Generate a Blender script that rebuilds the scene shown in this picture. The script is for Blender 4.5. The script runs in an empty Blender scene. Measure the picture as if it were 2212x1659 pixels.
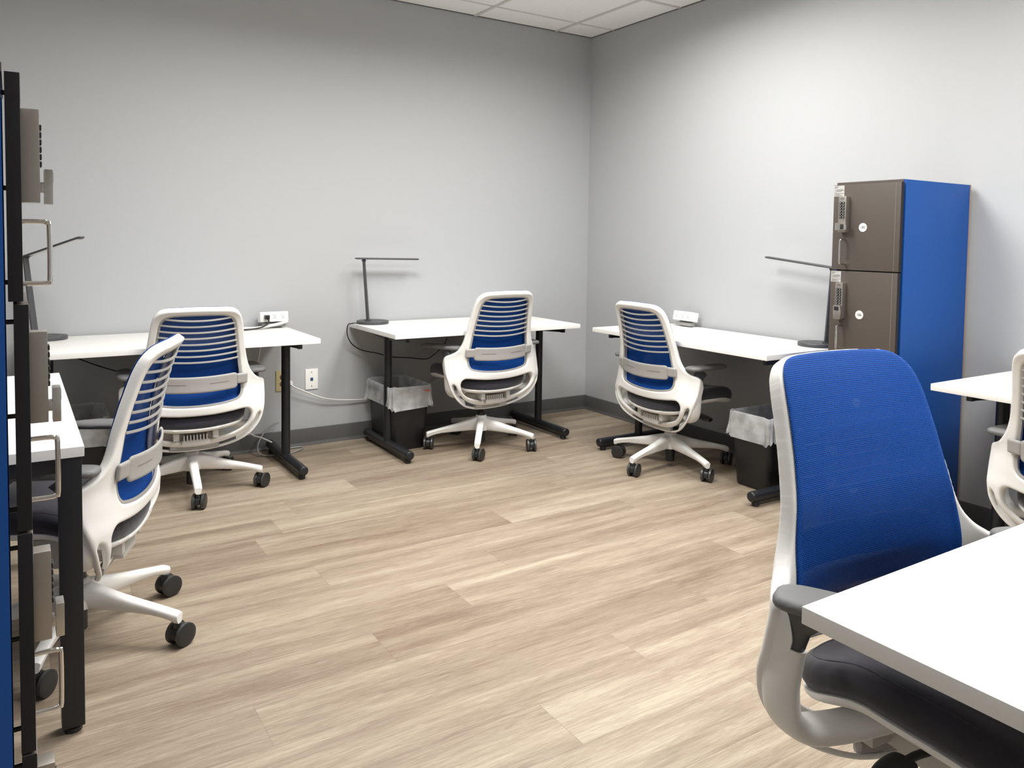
import bpy, bmesh, math
import numpy as np
from mathutils import Vector, Matrix, Euler
PI = math.pi
SC = bpy.context.scene
COL = SC.collection

# ------------------------------------------------------------------ camera
cd = bpy.data.cameras.new('camera')
cam = bpy.data.objects.new('camera', cd); COL.objects.link(cam)
SC.camera = cam
yaw, pitch, roll = 0.5696, -0.0500, 0.0136
F = Vector((math.sin(yaw)*math.cos(pitch), math.cos(yaw)*math.cos(pitch), math.sin(pitch)))
R0 = Vector((math.cos(yaw), -math.sin(yaw), 0)); U0 = R0.cross(F)
RR = R0*math.cos(roll) + U0*math.sin(roll); UU = -R0*math.sin(roll) + U0*math.cos(roll)
m = Matrix((RR, UU, -F)).transposed().to_4x4(); m.translation = Vector((-3.5829, -4.5661, 1.2477))
cam.matrix_world = m
cd.sensor_fit = 'HORIZONTAL'; cd.sensor_width = 36
cd.lens = 1688.81/2212*36
cd.shift_x = 0; cd.shift_y = (602.25-829.5)/2212
cd.clip_start = 0.02

# ------------------------------------------------------------------ world, exposure
w = bpy.data.worlds.new('world'); SC.world = w; w.use_nodes = True
w.node_tree.nodes['Background'].inputs[0].default_value = (0.8, 0.87, 1, 1)
w.node_tree.nodes['Background'].inputs[1].default_value = 0.25
SC.view_settings.view_transform = 'Standard'; SC.view_settings.look = 'None'
SC.view_settings.gamma = 1; SC.view_settings.use_curve_mapping = False
SC.view_settings.exposure = 0.07
LIGHT_W = 46.0
H = 2.7257
# ceiling troffers: (x, y, sizex, sizey, power factor)
TROFFERS = [(-0.98, -1.75, .60, 1.22, .80), (-2.45, -1.90, 1.22, .60, 1.38), (-1.0, -4.1, .60, 1.22, 1.15), (-2.3, -3.9, .60, 1.22, .35)]

# ------------------------------------------------------------------ materials
def mat(name, col, rough=.5, metal=0, spec=.5, **k):
    m = bpy.data.materials.new(name); m.use_nodes = True
    b = m.node_tree.nodes['Principled BSDF']
    b.inputs['Base Color'].default_value = (*col, 1)
    b.inputs['Roughness'].default_value = rough; b.inputs['Metallic'].default_value = metal
    b.inputs['Specular IOR Level'].default_value = spec
    for a, v in k.items(): b.inputs[a.replace('_', ' ')].default_value = v
    return m
def nd(m, t, **k):
    n = m.node_tree.nodes.new(t)
    for a, v in k.items(): setattr(n, a, v)
    return n
def lk(m, a, b): m.node_tree.links.new(a, b)
def bsdf(m): return m.node_tree.nodes['Principled BSDF']
def mth(m, op, a, b=None, c=None):
    n = nd(m, 'ShaderNodeMath', operation=op)
    for i, v in enumerate((a, b, c)):
        if v is None: continue
        if isinstance(v, (int, float)): n.inputs[i].default_value = v
        else: lk(m, v, n.inputs[i])
    return n.outputs[0]
def mixc(m, fac, a, b, mode='MIX'):
    n = nd(m, 'ShaderNodeMix', data_type='RGBA', blend_type=mode)
    for i, v in ((0, fac), (6, a), (7, b)):
        if isinstance(v, (int, float)): n.inputs[i].default_value = v
        elif isinstance(v, tuple): n.inputs[i].default_value = (*v, 1)
        else: lk(m, v, n.inputs[i])
    return n.outputs[2]
def add_bump(m, scale, strength, dist=.001, detail=2, stretch=None):
    tc = nd(m, 'ShaderNodeTexCoord'); no = nd(m, 'ShaderNodeTexNoise'); bp = nd(m, 'ShaderNodeBump')
    src = tc.outputs['Object']
    if stretch:
        mp = nd(m, 'ShaderNodeMapping'); mp.inputs['Scale'].default_value = stretch
        lk(m, src, mp.inputs[0]); src = mp.outputs[0]
    lk(m, src, no.inputs['Vector']); no.inputs['Scale'].default_value = scale; no.inputs['Detail'].default_value = detail
    lk(m, no.outputs[0], bp.inputs['Height']); bp.inputs['Strength'].default_value = strength; bp.inputs['Distance'].default_value = dist
    lk(m, bp.outputs[0], bsdf(m).inputs['Normal'])

M = {}
M['wall'] = mat('wall paint', (.43, .438, .445), .75, spec=.3); add_bump(M['wall'], 160, .12, .0008, 3)
M['base'] = mat('cove base rubber', (.085, .082, .08), .55)
M['lam'] = mat('white laminate', (.86, .85, .815), .38); add_bump(M['lam'], 900, .05, .0003)
M['black'] = mat('black powder coat', (.010, .011, .014), .42); add_bump(M['black'], 1200, .15, .0003)
M['white_pl'] = mat('warm white plastic', (.80, .79, .765), .42); add_bump(M['white_pl'], 1500, .08, .0002)
M['mech'] = mat('pale grey moulding', (.50, .49, .465), .5)
M['grey_pl'] = mat('light grey plastic', (.36, .35, .335), .5)
M['dgrey_pl'] = mat('slate grey plastic', (.062, .062, .066), .42)
M['pad'] = mat('grey soft armrest pad', (.13, .13, .13), .6); add_bump(M['pad'], 1500, .1, .0003)
M['cushion'] = mat('charcoal seat fabric', (.026, .024, .034), .85, spec=.3, Sheen_Weight=.3); add_bump(M['cushion'], 1400, .5, .0005)
M['caster'] = mat('caster black plastic', (.018, .018, .019), .4)
M['caster_rim'] = mat('caster grey tread', (.05, .05, .05), .35)
M['blackpl'] = mat('black plastic', (.012, .013, .015), .4)
M['bin'] = mat('black bin plastic', (.008, .008, .009), .45)
M['chrome'] = mat('chrome', (.75, .73, .70), .12, 1)
M['nickel'] = mat('brushed nickel', (.42, .39, .355), .38, .9)
M['nickel_l'] = mat('bright nickel', (.6, .57, .53), .25, .95)
M['locker'] = mat('brown grey locker laminate', (.092, .076, .066), .42)
M['hinge'] = mat('hinge band', (.15, .13, .115), .4)
M['locker_in'] = mat('dark locker body', (.012, .012, .014), .6)
M['edge'] = mat('door edge', (.011, .010, .013), .5, spec=.3)
M['blue_lam'] = mat('royal blue panel', (.005, .064, .275), .5, spec=.3)
M['raw'] = mat('raw board edge', (.30, .2, .14), .8)
M['white_el'] = mat('white outlet plastic', (.82, .81, .78), .35)
M['ivory'] = mat('ivory outlet', (.50, .42, .22), .4)
M['brown_el'] = mat('brown receptacle', (.10, .07, .045), .45)
M['slot'] = mat('dark slot', (.01, .01, .01), .6)
M['bluejack'] = mat('blue jack', (.01, .06, .16), .5)
M['wcable'] = mat('white cable', (.7, .69, .66), .45)
M['gcable'] = mat('grey cable', (.30, .30, .29), .5)
M['bcable'] = mat('black cable', (.006, .006, .006), .45)
M['paper'] = mat('label paper', (.45, .44, .42), .6)
M['disc'] = mat('number disc', (.78, .77, .74), .4)
M['ink'] = mat('ink', (.05, .05, .05), .6)
M['red'] = mat('red sticker', (.6, .12, .08), .5)
M['led'] = mat('lamp diffuser', (.75, .75, .72), .3)
M['groove'] = mat('groove', (.12, .115, .11), .6)

def m_brushed(m, col2, sc):
    tc = nd(m, 'ShaderNodeTexCoord'); mp = nd(m, 'ShaderNodeMapping'); no = nd(m, 'ShaderNodeTexNoise')
    mp.inputs['Scale'].default_value = sc
    lk(m, tc.outputs['Object'], mp.inputs[0]); lk(m, mp.outputs[0], no.inputs['Vector']); no.inputs['Scale'].default_value = 1; no.inputs['Detail'].default_value = 4
    base = tuple(bsdf(m).inputs['Base Color'].default_value)[:3]
    lk(m, mixc(m, no.outputs[0], base, col2), bsdf(m).inputs['Base Color'])
m_brushed(M['locker'], (.078, .064, .055), (6, 6, 400))

# acoustic ceiling tile: fine pinholes
def ceiling_mat():
    m = mat('acoustic tile', (.92, .91, .88), .9, spec=.1)
    tc = nd(m, 'ShaderNodeTexCoord'); no = nd(m, 'ShaderNodeTexVoronoi'); no.inputs['Scale'].default_value = 42
    lk(m, tc.outputs['Object'], no.inputs['Vector'])
    n2 = nd(m, 'ShaderNodeTexNoise'); n2.inputs['Scale'].default_value = 7; lk(m, tc.outputs['Object'], n2.inputs['Vector'])
    thr = mth(m, 'MULTIPLY', n2.outputs[0], .22)
    f = mth(m, 'LESS_THAN', no.outputs['Distance'], thr)
    f2 = mth(m, 'MULTIPLY', f, .35)
    lk(m, mixc(m, f2, (.92, .91, .88), (.30, .28, .25)), bsdf(m).inputs['Base Color'])
    n3 = nd(m, 'ShaderNodeTexNoise'); n3.inputs['Scale'].default_value = 260; lk(m, tc.outputs['Object'], n3.inputs['Vector'])
    bp = nd(m, 'ShaderNodeBump'); bp.inputs['Strength'].default_value = .3; bp.inputs['Distance'].default_value = .001
    lk(m, n3.outputs[0], bp.inputs['Height']); lk(m, bp.outputs[0], bsdf(m).inputs['Normal'])
    return m
M['tile'] = ceiling_mat()
M['tbar'] = mat('ceiling grid', (.66, .63, .60), .5)

# vinyl plank floor
ROW = .1952; PL = 1.507
JOINTS = {-0.744: -2.153, -0.939: -2.52, -1.134: -2.638, -1.33: -2.76, -1.525: -1.741, -1.72: -2.64, -1.915: -2.0, -2.11: -2.28, -2.306: -2.643, -2.501: -1.553, -2.696: -2.0, -2.891: -2.407, -3.087: -1.83, -3.282: -2.87}
def floor_mat():
    m = mat('vinyl plank', (.5, .4, .3), .5, spec=.35)
    tc = nd(m, 'ShaderNodeTexCoord'); sp = nd(m, 'ShaderNodeSeparateXYZ'); lk(m, tc.outputs['Object'], sp.inputs[0])
    X, Y = sp.outputs[0], sp.outputs[1]
    # row index: rows counted from y = 0.035 towards -Y
    y0 = .0366
    rowf = mth(m, 'DIVIDE', mth(m, 'SUBTRACT', y0, Y), ROW)
    row = mth(m, 'FLOOR', rowf); fy = mth(m, 'FRACT', rowf)
    ramp = nd(m, 'ShaderNodeValToRGB'); ramp.color_ramp.interpolation = 'CONSTANT'
    NR = 30; el = ramp.color_ramp.elements
    offs = []
    for i in range(NR):
        top = y0 - i*ROW; best = None
        for k, v in JOINTS.items():
            if abs(k-top) < .03: best = v
        if best is None: best = -((i*0.61803*3.7) % 1)*PL
        offs.append((best % PL)/PL)
    el[0].position = 0; el[0].color = (offs[0],)*3+(1,)
    el[1].position = 1/NR; el[1].color = (offs[1],)*3+(1,)
    for i in range(2, NR):
        e = el.new(i/NR); e.color = (offs[i],)*3+(1,)
    lk(m, mth(m, 'DIVIDE', mth(m, 'ADD', row, .5), NR), ramp.inputs[0])
    sc = nd(m, 'ShaderNodeSeparateColor'); lk(m, ramp.outputs[0], sc.inputs[0])
    colf = mth(m, 'SUBTRACT', mth(m, 'DIVIDE', X, PL), sc.outputs[0])
    col = mth(m, 'FLOOR', colf); fx = mth(m, 'FRACT', colf)
    cmb = nd(m, 'ShaderNodeCombineXYZ'); lk(m, col, cmb.inputs[0]); lk(m, row, cmb.inputs[1])
    wn = nd(m, 'ShaderNodeTexWhiteNoise', noise_dimensions='3D'); lk(m, cmb.outputs[0], wn.inputs['Vector'])
    rnd = wn.outputs['Value']
    # grain coords shifted per plank
    sh = mth(m, 'MULTIPLY', rnd, 37.0)
    def grain(sx, sy, scale, detail, rough=.6, dist=0):
        c = nd(m, 'ShaderNodeCombineXYZ')
        lk(m, mth(m, 'MULTIPLY', X, sx), c.inputs[0]); lk(m, mth(m, 'MULTIPLY', Y, sy), c.inputs[1]); lk(m, sh, c.inputs[2])
        n = nd(m, 'ShaderNodeTexNoise'); lk(m, c.outputs[0], n.inputs['Vector'])
        n.inputs['Scale'].default_value = scale; n.inputs['Detail'].default_value = detail; n.inputs['Roughness'].default_value = rough
        n.inputs['Distortion'].default_value = dist
        return n.outputs[0]
    g1 = grain(1.0, 12, 1.1, 3, .5, .6)       # broad streaks
    g2 = grain(4.0, 95, 1.8, 8, .78, 1.0)     # fine streaks
    g3 = grain(2.0, 24, 3.0, 8, .75, 1.6)
    t = mth(m, 'ADD', mth(m, 'MULTIPLY', mth(m, 'SUBTRACT', g1, .5), 1.1), mth(m, 'MULTIPLY', mth(m, 'SUBTRACT', g3, .5), 1.0))
    t = mth(m, 'ADD', t, mth(m, 'MULTIPLY', mth(m, 'SUBTRACT', g2, .5), 1.05))
    t = mth(m, 'ADD', t, mth(m, 'MULTIPLY', mth(m, 'SUBTRACT', rnd, .5), .26))
    t = mth(m, 'ADD', t, .5)
    cr = nd(m, 'ShaderNodeValToRGB'); e = cr.color_ramp.elements
    e[0].position = .12; e[0].color = (.175, .127, .088, 1)
    e[1].position = .92; e[1].color = (.435, .373, .285, 1)
    k = e.new(.38); k.color = (.249, .195, .141, 1)
    k = e.new(.62); k.color = (.325, .265, .197, 1)
    lk(m, t, cr.inputs[0])
    # seams
    ex = mth(m, 'MULTIPLY', mth(m, 'MINIMUM', fx, mth(m, 'SUBTRACT', 1, fx)), PL)
    ey = mth(m, 'MULTIPLY', mth(m, 'MINIMUM', fy, mth(m, 'SUBTRACT', 1, fy)), ROW)
    s = mth(m, 'LESS_THAN', mth(m, 'MINIMUM', ex, ey), .0009)
    base = mixc(m, mth(m, 'MULTIPLY', s, .45), cr.outputs[0], (.16, .11, .08))
    lk(m, base, bsdf(m).inputs['Base Color'])
    rg = mth(m, 'ADD', .42, mth(m, 'MULTIPLY', g2, .2)); lk(m, rg, bsdf(m).inputs['Roughness'])
    bp = nd(m, 'ShaderNodeBump'); bp.inputs['Strength'].default_value = .35; bp.inputs['Distance'].default_value = .0012
    lk(m, mth(m, 'SUBTRACT', g2, mth(m, 'MULTIPLY', s, .6)), bp.inputs['Height']); lk(m, bp.outputs[0], bsdf(m).inputs['Normal'])
    return m
M['floor'] = floor_mat()

# blue 3D knit mesh with staggered holes, from the sheet's own UV in metres
def mesh_mat():
    m = mat('blue knit mesh', (.008, .12, .60), .7, spec=.2)
    uv = nd(m, 'ShaderNodeUVMap'); uv.uv_map = 'UVMap'
    sp = nd(m, 'ShaderNodeSeparateXYZ'); lk(m, uv.outputs[0], sp.inputs[0])
    P = .0037
    a = mth(m, 'DIVIDE', sp.outputs[0], P); b = mth(m, 'DIVIDE', sp.outputs[1], P*.86)
    rb = mth(m, 'FLOOR', b); par = mth(m, 'MODULO', mth(m, 'ABSOLUTE', rb), 2)
    a2 = mth(m, 'ADD', a, mth(m, 'MULTIPLY', par, .5))
    fa = mth(m, 'SUBTRACT', mth(m, 'FRACT', a2), .5); fb = mth(m, 'MULTIPLY', mth(m, 'SUBTRACT', mth(m, 'FRACT', b), .5), .86)
    d = mth(m, 'SQRT', mth(m, 'ADD', mth(m, 'MULTIPLY', fa, fa), mth(m, 'MULTIPLY', fb, fb)))
    hole = nd(m, 'ShaderNodeMapRange', interpolation_type='SMOOTHSTEP'); lk(m, d, hole.inputs[0])
    hole.inputs[1].default_value = .38; hole.inputs[2].default_value = .22; hole.inputs[3].default_value = 0; hole.inputs[4].default_value = 1
    h = hole.outputs[0]
    lk(m, mixc(m, h, (.004, .080, .39), (.001, .014, .085)), bsdf(m).inputs['Base Color'])
    lk(m, mth(m, 'SUBTRACT', 1, mth(m, 'MULTIPLY', h, .36)), bsdf(m).inputs['Alpha'])
    bp = nd(m, 'ShaderNodeBump'); bp.inputs['Strength'].default_value = .6; bp.inputs['Distance'].default_value = .0012
    lk(m, mth(m, 'SUBTRACT', 1, h), bp.inputs['Height']); lk(m, bp.outputs[0], bsdf(m).inputs['Normal'])
    return m
M['mesh'] = mesh_mat()
def film_mat():
    m = mat('clear liner film', (.82, .83, .84), .3, spec=.5)
    bsdf(m).inputs['Alpha'].default_value = .42
    tc = nd(m, 'ShaderNodeTexCoord'); no = nd(m, 'ShaderNodeTexNoise'); no.inputs['Scale'].default_value = 16; no.inputs['Detail'].default_value = 3
    lk(m, tc.outputs['Object'], no.inputs['Vector'])
    mr = nd(m, 'ShaderNodeMapRange'); lk(m, no.outputs[0], mr.inputs[0]); mr.inputs[1].default_value = .35; mr.inputs[2].default_value = .7
    mr.inputs[3].default_value = .40; mr.inputs[4].default_value = .62
    lk(m, mr.outputs[0], bsdf(m).inputs['Alpha'])
    bp = nd(m, 'ShaderNodeBump'); bp.inputs['Strength'].default_value = .6; bp.inputs['Distance'].default_value = .01
    lk(m, no.outputs[0], bp.inputs['Height']); lk(m, bp.outputs[0], bsdf(m).inputs['Normal'])
    return m
M['film'] = film_mat()

# ------------------------------------------------------------------ mesh helpers
class MB:
    def __init__(s): s.v = []; s.f = []; s.mi = []; s.cur = 0; s.uv = None
    def add(s, vs, fs):
        n = len(s.v); s.v += [tuple(v) for v in vs]; s.f += [tuple(i+n for i in f) for f in fs]; s.mi += [s.cur]*len(fs); return s
    def mesh(s, name, mats, sharp=35, bevel=0, seg=2):
        me = bpy.data.meshes.new(name); me.from_pydata(s.v, [], s.f)
        for mm in (mats if isinstance(mats, (list, tuple)) else [mats]): me.materials.append(mm)
        me.polygons.foreach_set('material_index', s.mi)
        bm = bmesh.new(); bm.from_mesh(me)
        if bevel:
            es = [e for e in bm.edges if len(e.link_faces) == 2 and e.calc_face_angle(0) > .6]
            bmesh.ops.bevel(bm, geom=es, offset=bevel, segments=seg, profile=.7, affect='EDGES', clamp_overlap=True)
        bmesh.ops.recalc_face_normals(bm, faces=bm.faces)
        bm.to_mesh(me); bm.free()
        for p in me.polygons: p.use_smooth = True
        me.set_sharp_from_angle(angle=math.radians(sharp))
        return me
def box(mb, x0, x1, y0, y1, z0, z1):
    v = [(x, y, z) for z in (z0, z1) for y in (y0, y1) for x in (x0, x1)]
    return mb.add(v, [(0, 2, 3, 1), (4, 5, 7, 6), (0, 1, 5, 4), (2, 6, 7, 3), (0, 4, 6, 2), (1, 3, 7, 5)])
def xf(mb, n0, mtx):
    for i in range(n0, len(mb.v)): mb.v[i] = tuple(mtx @ Vector(mb.v[i]))
def lathe(mb, prof, c=(0, 0, 0), n=28, axis='z', caps=True):
    vs = []; fs = []
    for r, z in prof:
        for k in range(n):
            a = 2*PI*k/n; p = (r*math.cos(a), r*math.sin(a), z)
            if axis == 'x': p = (p[2], p[0], p[1])
            if axis == 'y': p = (p[1], p[2], p[0])
            vs.append((p[0]+c[0], p[1]+c[1], p[2]+c[2]))
    m_ = len(prof)
    for i in range(m_-1):
        for k in range(n): fs.append((i*n+k, i*n+(k+1) % n, (i+1)*n+(k+1) % n, (i+1)*n+k))
    if caps: fs.append(tuple(range(n))); fs.append(tuple((m_-1)*n+k for k in range(n)))
    return mb.add(vs, fs)
def catmull(pts, n=8, closed=False):
    P = [Vector(p) for p in pts]; out = []; L = len(P)
    rng = range(L) if closed else range(L-1)
    for i in rng:
        if closed: a, b, c, d = P[(i-1) % L], P[i], P[(i+1) % L], P[(i+2) % L]
        else: a, b, c, d = P[max(i-1, 0)], P[i], P[i+1], P[min(i+2, L-1)]
        for k in range(n):
            t = k/n
            out.append(.5*((2*b)+(c-a)*t+(2*a-5*b+4*c-d)*t*t+(3*b-a-3*c+d)*t**3))
    if not closed: out.append(P[-1])
    return out
def sweep(mb, path, sec, closed=False, up=(0, 0, 1), caps=True, scale=None):
    """sec: list of (a,b): a along side, b along 'up' direction; or function i->list"""
    n = len(path); vs = []; fs = []; up = Vector(up); ns = None
    for i in range(n):
        if closed: t = path[(i+1) % n]-path[(i-1) % n]
        else: t = path[min(i+1, n-1)]-path[max(i-1, 0)]
        t.normalize(); s = t.cross(up)
        if s.length < 1e-4: s = t.cross(Vector((0, 1, 0)))
        s.normalize(); u = s.cross(t)
        q = sec(i/(n-1)) if callable(sec) else sec
        ns = len(q)
        for a, b in q: vs.append(path[i]+s*a+u*b)
    for i in range(n if closed else n-1):
        j = (i+1) % n
        for k in range(ns): fs.append((i*ns+k, i*ns+(k+1) % ns, j*ns+(k+1) % ns, j*ns+k))
    if caps and not closed: fs.append(tuple(range(ns))); fs.append(tuple((n-1)*ns+k for k in range(ns)))
    return mb.add(vs, fs)
def circ(r, n=12, r2=None, p=2.0):
    r2 = r2 or r; o = []
    for k in range(n):
        a = 2*PI*k/n; c, s = math.cos(a), math.sin(a)
        o.append((r*math.copysign(abs(c)**(2/p), c), r2*math.copysign(abs(s)**(2/p), s)))
    return o
def tube(mb, pts, r, n=10, smooth=6, up=(0, 0, 1), closed=False):
    path = catmull(pts, smooth, closed) if smooth else [Vector(p) for p in pts]
    # rotation-minimising frame
    N = len(path); vs = []; fs = []
    t0 = (path[1]-path[0]).normalized(); u = t0.orthogonal().normalized()
    for i in range(N):
        t = (path[min(i+1, N-1)]-path[max(i-1, 0)]).normalized()
        u = (u-t*u.dot(t)).normalized(); s = t.cross(u)
        for k in range(n):
            a = 2*PI*k/n; vs.append(path[i]+u*(r*math.cos(a))+s*(r*math.sin(a)))
    for i in range(N-1):
        for k in range(n): fs.append((i*n+k, i*n+(k+1) % n, (i+1)*n+(k+1) % n, (i+1)*n+k))
    fs.append(tuple(range(n))); fs.append(tuple((N-1)*n+k for k in range(n)))
    return mb.add(vs, fs)
def polydist(px, py, poly):
    """signed distance, + inside"""
    poly = np.array(poly); a = poly; b = np.roll(poly, -1, 0)
    best = np.full(px.shape, 1e9); ins = np.zeros(px.shape, bool)
    for (ax, ay), (bx, by) in zip(a, b):
        dx, dy = bx-ax, by-ay; L = dx*dx+dy*dy
        if L < 1e-14: continue
        t = np.clip(((px-ax)*dx+(py-ay)*dy)/L, 0, 1)
        best = np.minimum(best, (px-ax-t*dx)**2+(py-ay-t*dy)**2)
        if ay != by:
            c = ((ay > py) != (by > py)) & (px < (bx-ax)*(py-ay)/(by-ay)+ax); ins ^= c
    d = np.sqrt(best); return np.where(ins, d, -d)
def plate(mb, outer, holes, h, fmap, t_top, t_bot, uv=False):
    """solid from a 2D outline; fmap(x,z)->(point,normal); t_top/t_bot(d)->offset along normal"""
    o = np.array(outer); x0, z0 = o.min(0)-h*1.5; x1, z1 = o.max(0)+h*1.5
    xs = np.arange(x0, x1+h, h); zs = np.arange(z0, z1+h, h)
    GX, GZ = np.meshgrid(xs, zs, indexing='ij')
    D = polydist(GX, GZ, outer)
    for q in holes: D = np.minimum(D, -polydist(GX, GZ, q))
    D = np.where(np.abs(D) < h*.04, h*.04*np.where(D < 0, -1, 1), D)
    keys = {}; pts = []
    def node(i, j):
        k = (i, j)
        if k not in keys: keys[k] = len(pts); pts.append((xs[i], zs[j], D[i, j]))
        return keys[k]
    def cross(a, b):
        k = (min(a, b), max(a, b))
        if k not in keys:
            a, b = k; t = D[a]/(D[a]-D[b]); t = min(.97, max(.03, t))
            keys[k] = len(pts); pts.append((xs[a[0]]+(xs[b[0]]-xs[a[0]])*t, zs[a[1]]+(zs[b[1]]-zs[a[1]])*t, 0.0))
        return keys[k]
    faces = []
    nx, nz = D.shape
    pos = D > 0
    for i in range(nx-1):
        for j in range(nz-1):
            cs = ((i, j), (i+1, j), (i+1, j+1), (i, j+1)); ins = [pos[c] for c in cs]
            if not any(ins): continue
            poly = []
            for k in range(4):
                a, b = cs[k], cs[(k+1) % 4]
                if ins[k]: poly.append(node(*a))
                if ins[k] != ins[(k+1) % 4]: poly.append(cross(a, b))
            if len(poly) >= 3: faces.append(poly)
    n = len(pts); T = []; B = []
    for x, z, d in pts:
        p, nn = fmap(x, z); p = Vector(p); nn = Vector(nn)
        T.append(p+nn*t_top(d)); B.append(p-nn*t_bot(d))
    fs = [tuple(f) for f in faces]+[tuple(reversed([i+n for i in f])) for f in faces]
    ec = {}
    for f in faces:
        for a, b in zip(f, f[1:]+f[:1]): ec[(a, b)] = 1
    for (a, b) in ec:
        if (b, a) not in ec: fs.append((b, a, a+n, b+n))
    mb.add(T+B, fs)
    if uv: mb.uv = [(p[0], p[1]) for p in pts]*2
    return mb
def apply_uv(me, uv):
    l = me.uv_layers.new(name='UVMap')
    for lp in me.loops: l.data[lp.index].uv = uv[lp.vertex_index]
def rnd_prof(t0, t1, r): return lambda d: t0+(t1-t0)*math.sqrt(max(0, 1-(1-min(max(d, 0)/r, 1))**2))
def sm_poly(half, n=5, corner=()):
    """half outline x>=0 from top centre to bottom centre -> closed smooth symmetric outline"""
    full = [(x, z, 0) for x, z in half]+[(-x, z, 0) for x, z in reversed(half[1:-1])]
    return [(p.x, p.y) for p in catmull(full, n, True)]
def rrect(cx, cz, hw, hh, r, n=5):
    o = []
    for sx, sz, a0 in ((1, 1, 0), (-1, 1, PI/2), (-1, -1, PI), (1, -1, 1.5*PI)):
        for k in range(n+1):
            a = a0+PI/2*k/n; o.append((cx+sx*(hw-r)+r*math.cos(a), cz+sz*(hh-r)+r*math.sin(a)))
    return o

# ------------------------------------------------------------------ scene graph helpers
def empty(name, loc, rz=0, label=None, cat=None, group=None):
    o = bpy.data.objects.new(name, None); COL.objects.link(o); o.location = loc; o.rotation_euler = (0, 0, rz); o.empty_display_size = .1
    if label: o['label'] = label
    if cat: o['category'] = cat
    if group: o['group'] = group
    return o
def ob(name, me, parent=None, loc=(0, 0, 0), rot=(0, 0, 0), label=None):
    o = bpy.data.objects.new(name, me); COL.objects.link(o)
    if parent: o.parent = parent
    o.location = loc; o.rotation_euler = rot
    if label: o['label'] = label
    return o
def tag(o, label, cat, group=None):
    o['label'] = label; o['category'] = cat
    if group: o['group'] = group
    return o
def struct(name, me):
    o = ob(name, me); o['kind'] = 'structure'; return o
def copy_tree(o, parent=None):
    c = o.copy(); COL.objects.link(c); c.parent = parent
    for ch in [q for q in SC.objects if q.parent == o]: copy_tree(ch, c)
    return c

# ------------------------------------------------------------------ room shell
XL, YB = -4.12, -6.2
def slab(name, x0, x1, y0, y1, z0, z1, m_):
    mb = MB(); box(mb, x0, x1, y0, y1, z0, z1); return struct(name, mb.mesh(name, m_))
slab('floor', XL-.1, .1, YB-.1, .1, -.1, 0, M['floor'])
slab('ceiling', XL-.1, .1, YB-.1, .1, H, H+.1, M['tile'])
slab('wall_back', XL, 0, 0, .1, 0, H, M['wall'])
slab('wall_right', 0, .1, YB-.1, .1, 0, H, M['wall'])
slab('wall_left', XL-.1, XL, YB-.1, .1, 0, H, M['wall'])
slab('wall_front', XL, 0, YB-.1, YB, 0, H, M['wall'])
def baseboard(name, a, b, nrm):
    a = Vector(a); b = Vector(b); nrm = Vector(nrm); pr = [(0, 0), (.014, 0), (.013, .006), (.006, .013), (.0045, .022), (.0045, .098), (.003, .101), (0, .102)]
    mb = MB(); vs = [p+nrm*q+Vector((0, 0, z)) for p in (a, b) for q, z in pr]; n = len(pr)
    mb.add(vs, [(i, (i+1) % n, n+(i+1) % n, n+i) for i in range(n)]+[tuple(range(n)), tuple(range(n, 2*n))])
    return struct(name, mb.mesh(name, M['base'], 50))
baseboard('baseboard_back', (XL, 0, 0), (0, 0, 0), (0, -1, 0))
baseboard('baseboard_right', (0, YB, 0), (0, 0, 0), (-1, 0, 0))
baseboard('baseboard_left', (XL, YB, 0), (XL, 0, 0), (1, 0, 0))
baseboard('baseboard_front', (XL, YB, 0), (0, YB, 0), (0, 1, 0))
# ceiling grid: bars along Y, cross tees along X, wall angle
mb = MB(); TX, TY = .659, .65
gx = [-.317-i*TX for i in range(6)]; gy = [-.250-i*TY for i in range(10)]
for x in gx: box(mb, x-.012, x+.012, YB, 0, H-.006, H)
for i, y in enumerate(gy): 
    hw = .012 if i % 2 else .006
    box(mb, XL, 0, y-hw, y+hw, H-.005, H)
struct('trim_1', mb.mesh('ceiling_grid', M['tbar'], bevel=.001, seg=1))
mb = MB(); box(mb, XL, 0, -.004, 0, H-.006, H); box(mb, -.004, 0, YB, -.004, H-.006, H)
struct('trim_2', mb.mesh('wall_angle', M['groove']))

# ceiling lights (troffers with lit lens)
def emis(name, col, s):
    m_ = mat(name, col, .5); b = bsdf(m_); b.inputs['Emission Color'].default_value = (*col, 1); b.inputs['Emission Strength'].default_value = s; return m_
M['lens'] = emis('lit lens', (1, .98, .95), 2.0)
LB = ['above the corner desk on the right wall', 'above the open floor in front of the back wall', 'behind the camera on the right', 'above the foreground desk']
for i, (x, y, sx, sy, k) in enumerate(TROFFERS):
    t = empty('ceiling_light', (x, y, H), 0, 'recessed white ceiling troffer '+LB[i], 'ceiling light')
    mb = MB()
    for a in ((-sx/2-.02, sx/2+.02, -sy/2-.02, -sy/2), (-sx/2-.02, sx/2+.02, sy/2, sy/2+.02), (-sx/2-.02, -sx/2, -sy/2, sy/2), (sx/2, sx/2+.02, -sy/2, sy/2)): box(mb, *a, -.014, 0)
    ob('frame', mb.mesh('troffer_frame', M['tbar']), t)
    mb = MB(); box(mb, -sx/2, sx/2, -sy/2, sy/2, -.008, 0); ob('lens', mb.mesh('troffer_lens', M['lens']), t)
    ld = bpy.data.lights.new('troffer_lamp', 'AREA'); ld.shape = 'RECTANGLE'; ld.size = sx; ld.size_y = sy; ld.energy = LIGHT_W*k
    ld.color = (1, .99, .97); ld.spread = math.radians(164)
    lo = bpy.data.objects.new('troffer_lamp', ld); COL.objects.link(lo); lo.parent = t; lo.location = (0, 0, -.016)

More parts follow.
